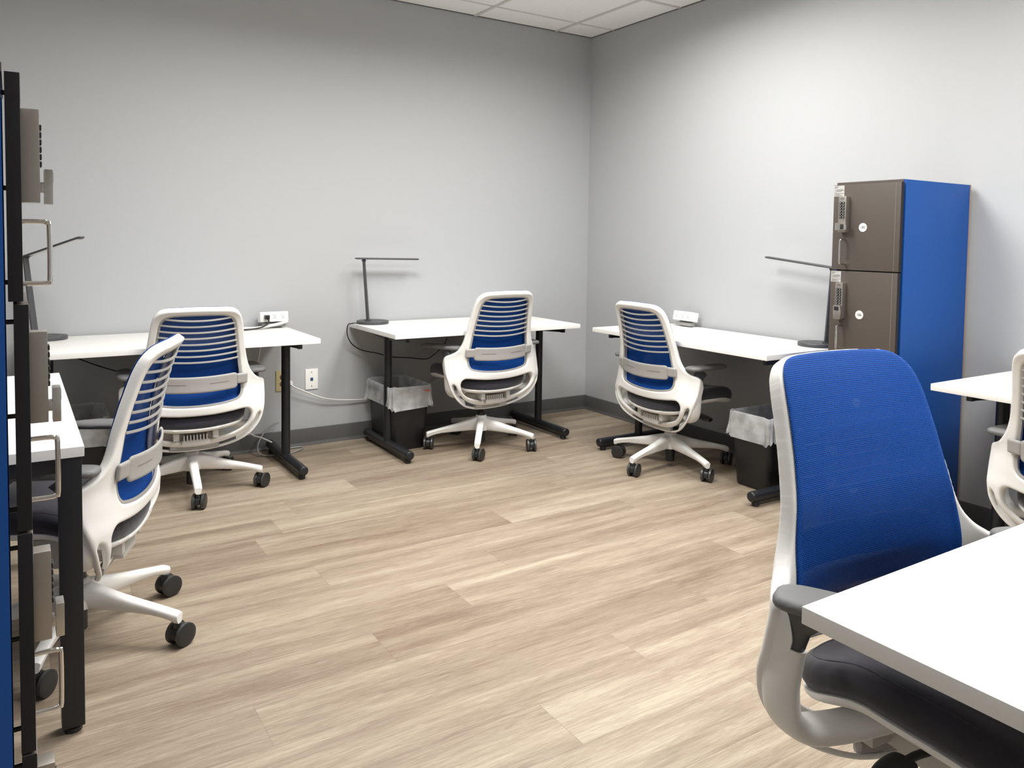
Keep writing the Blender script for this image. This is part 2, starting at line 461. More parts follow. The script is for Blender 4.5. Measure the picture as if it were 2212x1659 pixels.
# ------------------------------------------------------------------ desks
DH = .726; TT = .0255
def tabletop_mesh(wd, dp):
    mb = MB(); box(mb, -wd/2, wd/2, -dp/2, dp/2, DH-TT, DH); return mb.mesh('tabletop', M['lam'], bevel=.002)
def tleg_parts(dp):
    """T leg: post, bracket; foot; glides (origin below the middle of the top, on the floor)"""
    mb = MB(); lathe(mb, [(.0235, .045), (.0235, DH-TT-.004)], n=28)
    box(mb, -.022, .022, -dp*.40, dp*.38, DH-TT-.006, DH-TT)
    for s in (-1, 1):   # tapered steel arm under the top
        y1 = dp*.40*s; vs = []
        for x in (-.010, .010): vs += [(x, 0, DH-TT-.045), (x, y1*.86, DH-TT-.03), (x, y1, DH-TT-.03 if s < 0 else DH-TT-.02), (x, y1, DH-TT), (x, 0, DH-TT)]
        mb.add(vs, [(0, 1, 2, 3, 4), (9, 8, 7, 6, 5)]+[(i, (i+1) % 5, 5+(i+1) % 5, 5+i) for i in range(5)])
    leg = mb.mesh('leg', M['black'], 40)
    fl = .31
    mb = MB(); lathe(mb, [(.019, -fl-.006), (.0235, -fl-.003), (.025, -fl+.002), (.025, -fl+.02), (.0243, -fl+.0205), (.0243, -fl+.0215), (.025, -fl+.022), (.025, fl-.02), (.025, fl-.002), (.0235, fl+.003), (.019, fl+.006)], c=(0, 0, .047), n=28, axis='y')
    box(mb, -.012, .012, -fl+.04, fl-.04, .016, .026)
    foot = mb.mesh('foot', M['black'], 40)
    mb = MB(); lathe(mb, [(.016, 0), (.018, .002), (.018, .02), (.012, .028)], n=18); gl = mb.mesh('glide', M['blackpl'], 40)
    return leg, foot, gl, fl
def t_desk(loc, rz, wd, dp, label, lx, ly=0):
    d = empty('desk', loc, rz, label, 'desk', 'white office desks')
    ob('tabletop', tabletop_mesh(wd, dp), d)
    leg, foot, gl, fl = tleg_parts(dp)
    for x in lx:
        l = ob('leg', leg, d, (x, ly, 0)); ob('foot', foot, l)
        for s in (-1, 1): ob('glide', gl, l, (0, s*(fl-.03), 0))
    mb = MB(); box(mb, lx[0], lx[1], ly+.03, ly+.05, DH-TT-.035, DH-TT); ob('rail', mb.mesh('rail', M['black'], bevel=.002), d)
    return d
# local +y towards the wall
t_desk((-1.218, -.357, 0), 0, 1.256, .674, 'white desk in the room corner with an upright desk lamp at its left end', (-.527, .543), -.01)
t_desk((-2.90, -.345, 0), 0, 1.30, .645, 'white desk against the back wall at left with a power strip on its right end', (-.55, .562), -.01)
t_desk((-.332, -1.521, 0), -PI/2, 1.294, .61, 'white desk on the right wall between the room corner and the tall blue locker', (-.546, .594), -.01)
t_desk((-.343, -3.597, 0), -PI/2, 1.29, .64, 'white desk on the right wall past the blue locker, cut off by the right edge', (-.54, .54), .01)
# frame desks with square posts at the corners
def post_desk(loc, rz, wd, dp, label):
    d = empty('desk', loc, rz, label, 'desk', 'white office desks')
    ob('tabletop', tabletop_mesh(wd, dp), d)
    mb = MB(); z0 = DH-TT-.04; z1 = DH-TT
    for s in (-1, 1):
        box(mb, -wd/2+.06, wd/2-.06, s*(dp/2-.03)-.012, s*(dp/2-.03)+.012, z0, z1)
        box(mb, s*(wd/2-.03)-.012, s*(wd/2-.03)+.012, -dp/2+.06, dp/2-.06, z0, z1)
    ob('apron', mb.mesh('apron', M['black'], bevel=.002), d)
    mb = MB(); box(mb, -.0255, .0255, -.0255, .0255, .018, DH-TT); leg = mb.mesh('post_leg', M['black'], bevel=.003)
    mb = MB(); lathe(mb, [(.018, 0), (.021, .002), (.021, .012), (.014, .018)], n=20); gl = mb.mesh('leg_glide', M['blackpl'], 40)
    for sx in (-1, 1):
        for sy in (-1, 1):
            l = ob('leg', leg, d, (sx*(wd/2-.031), sy*(dp/2-.031), 0)); ob('glide', gl, l)
    return d
post_desk((-3.7495, -1.80, 0), PI/2, 1.20, .62, 'white desk on square black legs beside the dark locker at the left edge')
t_desk((-2.632+.64, -3.867-.32, 0), PI, 1.28, .64, 'nearest white desk filling the lower right corner of the view', (-.40, .40), .01)

# ------------------------------------------------------------------ office chair
ZT = [.20, .216, .235, .26, .30, .366, .42, .47, .56, .67, .75, .82, .86, .885, .905, .93]
YT = [-.074, -.082, -.092, -.110, -.140, -.182, -.195, -.197, -.197, -.207, -.222, -.240, -.254, -.266, -.280, -.300]
ZA = [.2, .25, .30, .366, .45, .53, .60, .67, .80, .93]
AT = [-.5, -.4, -.1, .22, .55, .74, .66, .64, .48, .38]
_zz = np.linspace(.18, .95, 400); _yy = np.interp(_zz, ZT, YT)
for _ in range(60): _yy[1:-1] = (_yy[:-2]+_yy[1:-1]*2+_yy[2:])/4
_aa = np.interp(_zz, ZA, AT)
for _ in range(60): _aa[1:-1] = (_aa[:-2]+_aa[1:-1]*2+_aa[2:])/4
def Yb(x, z): return float(np.interp(z, _zz, _yy)+np.interp(z, _zz, _aa)*x*x)+3.2*max(0, abs(x)-.225)**2*min(1, max(0, (.62-z)/.06))
def nrm(x, z):
    e = .002; dx = (Yb(x+e, z)-Yb(x-e, z))/(2*e); dz = (Yb(x, z+e)-Yb(x, z-e))/(2*e)
    return Vector((-dx, 1, -dz)).normalized()
def fm(off): return lambda x, z: (lambda n_: (Vector((x, Yb(x, z), z))+n_*off, n_))(nrm(x, z))
OUT = [(0, .915), (.08, .914), (.135, .911), (.165, .902), (.186, .882), (.197, .85), (.203, .81), (.211, .75), (.220, .69), (.231, .64), (.246, .603), (.268, .574), (.292, .557), (.309, .548), (.3165, .534), (.318, .50), (.317, .45), (.311, .404), (.299, .360), (.277, .319), (.243, .282), (.195, .250), (.13, .226), (.065, .215), (0, .212)]
WIN = [(0, .889), (.08, .888), (.122, .884), (.148, .871), (.163, .845), (.171, .80), (.179, .74), (.188, .67), (.197, .60), (.205, .54), (.2065, .51), (.200, .483), (.178, .465), (.12, .453), (.06, .448), (0, .446)]
CRE = [(0, .405), (.08, .407), (.15, .413), (.20, .419), (.226, .419), (.243, .407), (.249, .384), (.241, .356), (.219, .328), (.173, .299), (.105, .277), (.05, .269), (0, .267)]
def chair_meshes():
    D = {}
    out, win, cre = sm_poly(OUT), sm_poly(WIN), sm_poly(CRE)
    # slot that follows the lower rim from one side to the other
    low = [p for p in out if p[1] < .392]; ang = lambda p: math.atan2(p[0], -(p[1]-.45)); low.sort(key=ang)
    ca, cb = [], []
    for i_, p in enumerate(low):
        a_, b_ = low[max(i_-1, 0)], low[min(i_+1, len(low)-1)]; t_ = Vector((b_[0]-a_[0], b_[1]-a_[1])).normalized(); n_ = Vector((-t_.y, t_.x))
        f_ = min(1, min(i_, len(low)-1-i_)/3); w1 = .0085+(1-math.sqrt(max(0, 1-(1-f_)**2)))*.011; w2 = .0085+.0235-.006*math.exp(-(p[0]/.12)**2)-(1-math.sqrt(max(0, 1-(1-f_)**2)))*.011
        q = Vector(p[:2]); ca.append(tuple(q+n_*w1)); cb.append(tuple(q+n_*w2))
    slotp = ca+cb[::-1]
    mb = MB()
    tk = lambda x, z: (lambda p, n_: (p, n_*(.50+.50*min(1, max(0, (z-.31)/.10)))))(*fm(0)(x, z))
    plate(mb, out, [win, cre, slotp], .0034, tk, rnd_prof(.010, .0175, .009), rnd_prof(.0065, .0135, .009))
    for sg in (-1, 1):      # deep side wall of the lower frame, from the shoulder down to the bottom bow
        rim = [(x, z) for x, z in out if x > 0 and .248 < z < .552]; rim.sort(key=lambda p: -p[1]); n0 = len(mb.v); vs = []
        for x, z in rim:
            e = min(1, (z-.248)/.15); dpt = (.008+.024*e**1.1)*min(1, (.556-z)/.07+.12); y = Yb(x, z); tw = .0065
            t_ = .0 if z > .40 else (.40-z)*.5
            vs += [(sg*x, y-.006, z), (sg*(x-.006*e), y+dpt, z+t_*.4), (sg*(x-.006*e-tw), y+dpt-.002, z+t_*.4+tw*(1-e)), (sg*(x-tw-.003), y-.002, z+tw*(1-e))]
        m_ = len(rim); mb.add(vs, [(i*4+k, i*4+(k+1) % 4, (i+1)*4+(k+1) % 4, (i+1)*4+k) for i in range(m_-1) for k in range(4)]+[(0, 1, 2, 3), tuple((m_-1)*4+k for k in range(4))])
    D['back_frame'] = mb.mesh('back_frame', M['white_pl'], 60)
    # grey joint closing the middle of the lower slot
    mb = MB(); path = [Vector((x, Yb(x, .234+.5*x*x)+.002, .2335+.56*x*x)) for x in np.linspace(-.11, .11, 21)]
    sweep(mb, path, circ(.0105, 12, .0125, 3)); D['flex_joint'] = mb.mesh('flex_joint', M['grey_pl'], 50)
    # slatted liner: rim + eight slats
    mb = MB(); ring = [Vector((x*.985, Yb(x, z)-.006, .67+(z-.67)*.985)) for x, z in win]
    sweep(mb, ring, circ(.006, 8, .0045, 2.5), closed=True, up=(0, 1, 0))
    def wx(z):
        i = [abs(x) for x, zz_ in win if abs(zz_-z) < .008]; return max(i)*.99 if i else .16
    for k in range(8):
        zk = .668+k*.0283
        W = wx(zk+.006); pts = [Vector((t*W, Yb(t*W, zk)-.010-.010*(1-t*t), zk-.013*(1-t*t)+.004)) for t in np.linspace(-1, 1, 21)]
        sweep(mb, pts, circ(.0035, 8, .0046, 2.6), up=(0, 0, 1))
    D['back_slats'] = mb.mesh('back_slats', M['grey_pl'], 50)
    # lumbar pad
    mb = MB(); fl = lambda off: (lambda x, z: (lambda n_: (Vector((x, Yb(x, z)-.012*(1-(x/.2)**2), z-.010*(1-(x/.2)**2)))-n_*off, -n_))(nrm(x, z)))
    plate(mb, rrect(0, .566, .176, .039, .016), [], .006, fl(.018), rnd_prof(.001, .005, .006), rnd_prof(.001, .004, .006))
    mb.cur = 1
    for s in (-1, 1):
        pts = [fl(.0233)(x, .570)[0] for x in np.linspace(s*.05, s*.135, 9)]; sweep(mb, pts, circ(.0009, 6, .0009))
    D['lumbar_pad'] = mb.mesh('lumbar_pad', [M['grey_pl'], M['groove']], 50)
    for s, nme in ((1, 'clipR'), (-1, 'clipL')):
        mb = MB(); plate(mb, rrect(s*.196, .570, .026, .026, .006), [], .005, lambda x, z: (Vector((x, Yb(x, z), z))-nrm(x, z)*.022, -nrm(x, z)), rnd_prof(.001, .006, .006), rnd_prof(.001, .006, .006))
        D[nme] = mb.mesh(nme, M['grey_pl'], 50)
    # blue mesh sheet over the front of the frame
    sheet = [(x*.972, z-.004) for x, z in OUT if z > .66]+[(.226, .63), (.234, .58), (.237, .53), (.230, .49), (.20, .462), (.12, .449), (0, .444)]
    sh = sm_poly(sheet); mb = MB()
    def sheetmap(x, z):
        n_ = nrm(x, z); e = max(0, 1-(x/.215)**2)*max(0, min(1, (z-.45)/.10))*max(0, min(1, (.90-z)/.12))
        return Vector((x, Yb(x, z), z))+n_*(.019+.014*e*(1+.9*math.exp(-((z-.60)/.10)**2))-.018*max(0, (.50-z)/.05)), n_
    plate(mb, sh, [], .0065, sheetmap, rnd_prof(.0003, .0022, .006), rnd_prof(.0003, .0002, .006), uv=True)
    me = mb.mesh('mesh_back', M['mesh'], 80); apply_uv(me, mb.uv); D['mesh_back'] = me
    # seat cushion
    def so(half):
        return sm_poly(half)
    seat = so([(0, .275), (.12, .272), (.19, .258), (.228, .225), (.243, .16), (.248, .05), (.244, -.04), (.228, -.110), (.195, -.153), (.135, -.177), (.06, -.187), (0, -.189)])
    def seatmap(off):
        def f(x, y):
            q = min(1, max(0, (.02-y)/.17)); z = off+.35*x*x-1.6*max(0, y-.13)**2-.052*q*q*(3-2*q)*(1-1.5*x*x)+.012
            return Vector((x, y, z)), Vector((0, 0, 1))
        return f
    mb = MB(); plate(mb, seat, [], .011, seatmap(.402), rnd_prof(.010, .040, .040), rnd_prof(.006, .024, .02))
    # piping seam around the shoulder of the cushion
    D['seat_cushion'] = mb.mesh('seat_cushion', M['cushion'], 60)
    mb = MB(); pan = [(x*.985, y*.985) for x, y in seat]
    plate(mb, pan, [], .012, seatmap(.376), rnd_prof(.002, .004, .012), rnd_prof(.003, .020, .05)); D['seat_pan'] = mb.mesh('seat_pan', M['white_pl'], 50)
    seam = [Vector((x*.93, y*.92, seatmap(.402)(x*.93, y*.92)[0].z+.0345)) for x, y in seat]
    mb = MB(); sweep(mb, seam, circ(.0018, 6, .0012), closed=True); D['seat_seam'] = mb.mesh('seat_seam', M['cushion'], 60)
    # mechanism
    mb = MB(); box(mb, -.085, .085, -.11, .10, .262, .335); box(mb, -.055, .055, -.06, .06, .235, .27)
    n0 = len(mb.v)
    mb2 = MB()
    box(mb2, -.062, .062, -.150, -.06, .258, .280)
    for k in range(8): box(mb2, -.056+k*.0145, -.049+k*.0145, -.152, -.11, .272, .306)
    box(mb2, -.10, -.074, -.158, -.08, .285, .322); box(mb2, .074, .10, -.158, -.08, .285, .322); box(mb2, -.135, .135, -.10, -.05, .272, .312)
    mb.add(mb2.v, mb2.f); D['tilt_mechanism'] = mb.mesh('tilt_mechanism', M['mech'], bevel=.004)
    mb = MB(); tube(mb, [(.05, .03, .300), (.14, .03, .310), (.20, .04, .310)], .007); sweep(mb, catmull([(.17, .035, .316), (.195, .04, .310), (.225, .045, .304), (.25, .05, .300)], 4), lambda t: circ(.020+.010*math.sin(t*PI), 16, .009+.004*math.sin(t*PI), 2.4))
    D['lever'] = mb.mesh('lever', M['blackpl'], 50)
    mb = MB(); lathe(mb, [(.024, .192), (.024, .212), (.015, .217), (.0135, .22), (.0135, .30)], n=20); D['cyl_up'] = mb.mesh('gas_column', M['blackpl'], 40)
    # arms
    for s, nme in ((1, 'armR'), (-1, 'armL')):
        mb = MB()
        pts = [(.05, -.01, .350), (.13, -.035, .338), (.205, -.070, .322), (.252, -.092, .322), (.281, -.103, .350), (.289, -.105, .40), (.288, -.101, .44), (.286, -.096, .478)]
        path = catmull([(x*s, y, z) for x, y, z in pts], 7)
        sweep(mb, path, lambda t: circ(.0165+.003*math.sin(t*PI), 22, .030+.006*min(1, t*1.6), 2.5), up=(0, 1, 0))
        D[nme] = mb.mesh(nme, M['white_pl'], 50)
        mb = MB(); sweep(mb, [Vector((.286*s, -.100, .44)), Vector((.285*s, -.095, .50)), Vector((.286*s, -.082, .548)), Vector((.288*s, -.060, .578))], lambda t: circ(.0145, 20, .027+.012*t*t, 2.6), up=(0, 1, 0))
        D[nme+'_sleeve'] = mb.mesh('arm_sleeve', M['dgrey_pl'], 50)
        mb = MB(); o = sm_poly([(0, .125), (.022, .120), (.037, .095), (.043, .03), (.045, -.05), (.042, -.105), (.028, -.132), (0, -.138)])
        plate(mb, o, [], .006, lambda x, y: (Vector((x, y+.035, .592)), Vector((0, 0, 1))), rnd_prof(.003, .0125, .018), rnd_prof(.003, .009, .010))
        D[nme+'_pad'] = mb.mesh('armrest_pad', M['pad'], 50)
    # five-star base: one mesh, arms and hub in one moulding
    mb = MB()
    lathe(mb, [(.028, .100), (.046, .104), (.050, .125), (.040, .165), (.031, .190), (.027, .193)], n=32)
    for k in range(5):
        n0 = len(mb.v)
        rs = [.020, .05, .09, .14, .19, .24, .28, .305, .322, .333]
        zt = [.184, .175, .164, .150, .138, .127, .118, .1125, .109, .104]
        zb = [.104, .101, .100, .099, .097, .095, .089, .082, .074, .074]
        hw = [.030, .026, .0225, .0205, .0195, .019, .0185, .0185, .018, .0165]
        vs = []
        for r, a, b, q in zip(rs, zt, zb, hw):
            c = (a+b)/2; hh = (a-b)/2
            for (yy, zz) in circ(q, 16, hh, 3.2): vs.append((r, yy*(1.0 if zz > 0 else .78), c+zz))
        fs = [(i*16+k2, i*16+(k2+1) % 16, (i+1)*16+(k2+1) % 16, (i+1)*16+k2) for i in range(len(rs)-1) for k2 in range(16)]+[tuple(range(16)), tuple((len(rs)-1)*16+k2 for k2 in range(16))]
        mb.add(vs, fs); xf(mb, n0, Matrix.Rotation(2*PI*k/5, 4, 'Z'))
    D['star_base'] = mb.mesh('star_base', M['white_pl'], 45)
    mb = MB(); lathe(mb, [(.022, .030), (.0255, .033), (.0255, .115)], n=24); D['cyl_low'] = mb.mesh('gas_cylinder', M['blackpl'], 40)
    # caster hood with stem, wheels (axle along local y, trailing along -x)
    mb = MB(); lathe(mb, [(.010, .055), (.010, .078)], n=14)
    hood = [(math.cos(a)*.0285, math.sin(a)*.0285+.033) for a in np.linspace(-.35, PI+.2, 15)]+[(math.cos(a)*.017, math.sin(a)*.017+.033) for a in np.linspace(PI+.2, -.35, 15)]
    vs = [(x-.014, yy, z) for yy in (-.0085, .0085) for x, z in hood]; n = len(hood)
    mb.add(vs, [(i, (i+1) % n, n+(i+1) % n, n+i) for i in range(n)]+[(i, i+1, n-2-i, n-1-i) for i in range(14)]+[(n+n-1-i, n+n-2-i, n+i+1, n+i) for i in range(14)])
    lathe(mb, [(.007, -.020), (.007, .020)], c=(-.014, 0, .033), n=12, axis='y')
    D['caster'] = mb.mesh('caster', M['caster'], 40)
    mb = MB(); lathe(mb, [(.008, -.0085), (.024, -.0085), (.030, -.006), (.0328, -.002)], n=32, axis='y'); mb.cur = 1
    lathe(mb, [(.0328, -.002), (.0330, .004), (.0328, .0075)], n=32, axis='y', caps=False); mb.cur = 0
    lathe(mb, [(.0328, .0075), (.030, .0088), (.020, .0095), (.002, .0098)], n=32, axis='y'); D['wheel'] = mb.mesh('wheel', [M['caster'], M['caster_rim']], 40)
    return D
CM = chair_meshes()
def chair(x, y, deg, dz, base_rot, casters, label, arm_dz=0, pads=(0, 0), padf=0, armx=0):
    t = empty('office_chair', (x, y, 0), math.radians(deg), label, 'chair', 'blue mesh office chairs')
    ob('star_base', CM['star_base'], t, rot=(0, 0, math.radians(base_rot-deg)))
    ob('gas_cylinder', CM['cyl_low'], t); ob('gas_column', CM['cyl_up'], t, (0, 0, dz*.0))
    for k in range(5):
        a = math.radians(base_rot-deg+72*k); c = ob('caster', CM['caster'], t, (.322*math.cos(a), .322*math.sin(a), 0), (0, 0, math.radians(casters[k % len(casters)]-deg))); c.scale = (1.07,)*3
        ob('wheel', CM['wheel'], c, (-.014, .0170, .033)); ob('wheel', CM['wheel'], c, (-.014, -.0170, .033), (0, 0, PI))
    U = (0, 0, dz)
    mech = ob('tilt_mechanism', CM['tilt_mechanism'], t, U); ob('lever', CM['lever'], mech, label='black lever')
    ob('seat_pan', CM['seat_pan'], t, U); s = ob('seat_cushion', CM['seat_cushion'], t, U); ob('seam', CM['seat_seam'], s)
    bf = ob('back_frame', CM['back_frame'], t, U); ob('flex_joint', CM['flex_joint'], bf)
    ob('back_slats', CM['back_slats'], t, U); ob('mesh_back', CM['mesh_back'], t, U, label='blue mesh back')
    lp = ob('lumbar_pad', CM['lumbar_pad'], t, U); ob('clip', CM['clipR'], lp); ob('clip', CM['clipL'], lp)
    for n_, sg, pr in (('armR', 1, pads[0]), ('armL', -1, pads[1])):
        a = ob('armrest', CM[n_], t, (armx*sg, 0, dz)); ob('sleeve', CM[n_+'_sleeve'], a, (0, 0, arm_dz)); ob('arm_pad', CM[n_+'_pad'], a, (.286*sg-(.022*sg if padf else 0), -.055+padf, arm_dz), (0, 0, pr), label='grey armrest pad')
    return t
chair(-2.853, -.536, -3.1, 0, 48.2, (240, 100, 60, 243, 222), 'blue mesh office chair facing the left desk on the back wall, seen from behind')
chair(-1.214, -.543, 2.3, .035, 20.1, (240, 200, 236, 214, 246), 'blue mesh office chair at the corner desk, raised so its black gas column shows', pads=(0, .45))
chair(-.506, -1.421, -91.2, .002, 45.2, (30, 117, 203, 205, 208), 'blue mesh office chair at the right wall desk, beside the bin')
chair(-3.427, -1.870, 67.7, .009, 32.4, (205, 100, 60, 230, 212), 'blue mesh office chair seen side-on, tucked under the black-legged desk at left')
chair(-2.225, -3.875, 174.8, .113, 10, (20, 100, 60, 140, 70), 'nearest blue mesh office chair, its mesh front and seat facing the foreground desk', -.03, pads=(.55, -.3), padf=.045, armx=.01)
chair(-.538, -3.49, -92.4, .0, 30, (20, 100, 60, 140, 70), 'blue mesh office chair cut off by the right edge, past the blue locker')

# ------------------------------------------------------------------ lockers
def text_mesh(s, size, mt):
    cu = bpy.data.curves.new('txt', 'FONT'); cu.body = s; cu.size = size; cu.align_x = 'CENTER'; cu.align_y = 'CENTER'; cu.extrude = .0002
    o = bpy.data.objects.new('txt', cu); COL.objects.link(o); dg = bpy.context.evaluated_depsgraph_get()
    me = bpy.data.meshes.new_from_object(o.evaluated_get(dg)); bpy.data.objects.remove(o); me.materials.clear(); me.materials.append(mt); return me
def locker(loc, rz, label, numbers, doff, knobs):
    L = empty('locker', loc, rz, label, 'locker', 'tall four-door lockers')
    W = .314; Dp = .528; HH = 1.512
    mb = MB(); box(mb, .016, W-.016, .036, Dp-.012, .02, HH-.012); ob('body', mb.mesh('locker_body', M['locker_in']), L)
    mb = MB(); box(mb, -.0005, W-.0105, .024, Dp-.012, HH-.010, HH+.0045); ob('top', mb.mesh('locker_top', M['locker'], bevel=.001), L)
    for x in (0, W-.010):
        mb = MB(); box(mb, x, x+.010, .026, Dp-.010, .004, HH+.003); p = ob('side_panel', mb.mesh('side_panel', M['blue_lam'], bevel=.0008), L, label='royal blue side panel')
    mb = MB(); box(mb, -.001, W+.001, Dp-.011, Dp-.003, .003, HH+.004); ob('back_panel', mb.mesh('back_panel', M['raw'], bevel=.001), L, label='raw board back edge')
    zs = [HH-.006, 1.1345, .757, .382, .012]
    for i in range(4):
        z1, z0 = zs[i]-.0025, zs[i+1]+.0025; f = -doff[i]
        mb = MB(); box(mb, .002, W-.004, f, f+.021, z0, z1); me = mb.mesh('door', [M['locker'], M['edge']], bevel=.001)
        for p in me.polygons:
            if abs(p.normal.x) > .8: p.material_index = 1
        d = ob('door', me, L)
        for zz in (z0+.03, (z0+z1)/2, z1-.03):
            mb = MB(); lathe(mb, [(.004, f+.020), (.004, .037)], n=10, axis='y'); ob('bumper', mb.mesh('bumper', M['blackpl']), d, (.03, 0, zz))
        mb = MB(); box(mb, W-.028, W-.0245, f-.0008, f, z0+.004, z1-.004); ob('hinge_strip', mb.mesh('hinge_strip', M['hinge'], bevel=.0003), d)
        # lock
        cx_, zt = .0625, z1-.050
        mb = MB(); box(mb, cx_-.018, cx_+.018, f-.027, f, zt-.155, zt); lk_ = ob('lock', mb.mesh('lock', M['nickel'], bevel=.002), d, label='brushed metal keypad lock')
        mb = MB()
        for r in range(6):
            for c in (-1, 1): box(mb, cx_+c*.0065-.0052, cx_+c*.0065+.0052, f-.0302, f-.0265, zt-.029-r*.0122-.0045, zt-.029-r*.0122+.0045)
        ob('button', mb.mesh('buttons', M['slot'], bevel=.001), lk_)
        mb = MB()
        for r in range(6):
            for c in (-1, 1): box(mb, cx_+c*.0065-.0018, cx_+c*.0065+.0018, f-.0306, f-.0300, zt-.029-r*.0122-.0012, zt-.029-r*.0122+.0016)
        ob('button_mark', mb.mesh('button_marks', M['paper']), lk_)
        mb = MB(); box(mb, cx_-.008, cx_+.008, f-.0275, f-.0268, zt-.012, zt-.009); ob('lock_mark', mb.mesh('lock_mark', M['ink']), lk_)
        mb = MB()
        if knobs[i]: box(mb, cx_-.020, cx_+.030, f-.046, f-.033, zt-.146, zt-.114)
        else: box(mb, cx_-.012, cx_+.022, f-.046, f-.033, zt-.157, zt-.098)
        n0 = len(mb.v); box(mb, cx_-.010, cx_+.010, f-.034, f-.026, zt-.138, zt-.120)
        ob('latch', mb.mesh('latch', M['nickel_l'], bevel=.002), lk_)
        mb = MB()
        if knobs[i]: box(mb, cx_+.006, cx_+.022, f-.0466, f-.0455, zt-.142, zt-.121)
        else: box(mb, cx_-.007, cx_+.015, f-.0466, f-.0455, zt-.120, zt-.103)
        ob('latch_window', mb.mesh('latch_window', M['slot'], bevel=.0005), lk_)
        # pull handle
        hz0, hz1 = z1-.341, z1-.236; hx = .067
        mb = MB(); pts = [(hx, f, hz1), (hx, f-.030, hz1), (hx, f-.036, hz1-.002), (hx, f-.040, hz1-.008), (hx, f-.040, hz0+.008), (hx, f-.036, hz0+.002), (hx, f-.030, hz0), (hx, f, hz0)]
        tube(mb, pts, .0042, 12, 3); ob('handle', mb.mesh('handle', M['chrome'], 50), d, label='chrome handle')
        # paper label
        mb = MB(); box(mb, .003, .052, f-.0004, f, z1-.049, z1-.002); pl = ob('paper_label', mb.mesh('paper_label', M['paper']), d)
        mb = MB()
        for k, (a, b) in enumerate(((.006, .024), (.006, .020), (.006, .012), (.014, .046), (.006, .050), (.014, .040), (.006, .014), (.010, .050), (.006, .030), (.006, .044))):
            zz = z1-.006-k*.0043; box(mb, a, b, f-.0007, f-.0003, zz-.0008, zz+.0006)
        ob('printing', mb.mesh('printing', M['ink']), pl)
        if numbers:
            mb = MB(); lathe(mb, [(.0185, 0), (.0185, .0008)], n=32); dm = mb.mesh('disc', M['disc'])
            dc = ob('number_disc', dm, d, (.1455, f-.0001, z1-.184), (PI/2, 0, 0))
            ob('number', text_mesh(numbers[i], .0155, M['ink']), dc, (0, 0, .001))
    return L
locker((-.544, -2.4255, 0), -PI/2, 'tall blue-sided locker with brown doors numbered 185 and 186 against the right wall', ('185', '186', '187', '188'), (0, .004, .002, .002), (1, 0, 1, 0))
locker((-3.568, -3.080, 0), PI/2, 'dark locker seen edge-on at the left edge, chrome handles sticking out', None, (0, .007, .007, .008), (0, 0, 0, 0))

# ------------------------------------------------------------------ desk lamps
def lamp_meshes():
    mb = MB(); lathe(mb, [(.093, 0), (.097, .002), (.097, .016), (.0955, .018), (.060, .018), (.058, .0165), (.055, .018), (.0, .018)], n=48, caps=False)
    lathe(mb, [(.0, .0), (.093, 0)], n=48, caps=False)
    return mb.mesh('lamp_base', M['dgrey_pl'], 30)
LBM = lamp_meshes()
def desk_lamp(base, rz, stem_top, arm_a, arm_b, sw, label):
    """stem_top/arm ends in world coordinates"""
    L = empty('desk_lamp', base, 0, label, 'lamp', 'slim black desk lamps'); B = Vector(base)
    ob('lamp_base', LBM, L)
    a, b = Vector(arm_a)-B, Vector(arm_b)-B; t = Vector(stem_top)-B
    d = (b-a).normalized(); side = d.cross(Vector((0, 0, 1))).normalized()
    foot = Vector(sw)-B
    mb = MB(); sweep(mb, [foot, foot.lerp(t, .5), t], lambda q: circ(.018-.004*q, 16, .0062, 4), up=d); box(mb, foot.x-.014, foot.x+.014, foot.y-.014, foot.y+.014, .016, .026)
    ob('stem', mb.mesh('lamp_stem', M['dgrey_pl'], 45), L)
    mb = MB(); up = side.cross(d).normalized()
    sweep(mb, [a, a+d*.012, a.lerp(b, .5), b-d*.012, b], lambda q: circ(.019 if .02 < q < .98 else .012, 20, .0055 if .02 < q < .98 else .003, 4), up=up)
    hd = ob('lamp_head', mb.mesh('lamp_head', M['dgrey_pl'], 45), L)
    mb = MB(); p, q = a.lerp(b, .18)-up*.0052, b-d*.02-up*.0052; sweep(mb, [p, q], circ(.014, 12, .0012, 6), up=up); ob('diffuser', mb.mesh('diffuser', M['led'], 45), hd, label='white light strip')
    mb = MB(); lathe(mb, [(.008, -.016), (.008, .016)], n=14, axis='y'); n0 = 0; xf(mb, 0, Matrix.Translation(t) @ side.to_track_quat('Y', 'Z').to_matrix().to_4x4()); ob('hinge', mb.mesh('hinge', M['blackpl']), L)
    return L
desk_lamp((-1.735, -.112, DH), 0, (-1.795, -.115, 1.110), (-1.848, -.115, 1.123), (-1.432, -.115, 1.117), (-1.767, -.115, DH+.016), 'black desk lamp with level arm on the corner desk')
desk_lamp((-3.449, -.105, DH), 0, (-3.527, -.100, 1.130), (-3.545, -.070, 1.126), (-3.303, -.400, 1.233), (-3.492, -.110, DH+.016), 'black desk lamp with upward tilted arm on the left desk behind the dark locker')
desk_lamp((-.118, -2.061, DH), 0, (-.112, -2.130, 1.122), (-.112, -2.155, 1.127), (-.110, -1.715, 1.172), (-.114, -2.110, DH+.016), 'black desk lamp mostly hidden behind the blue locker on the right wall desk')

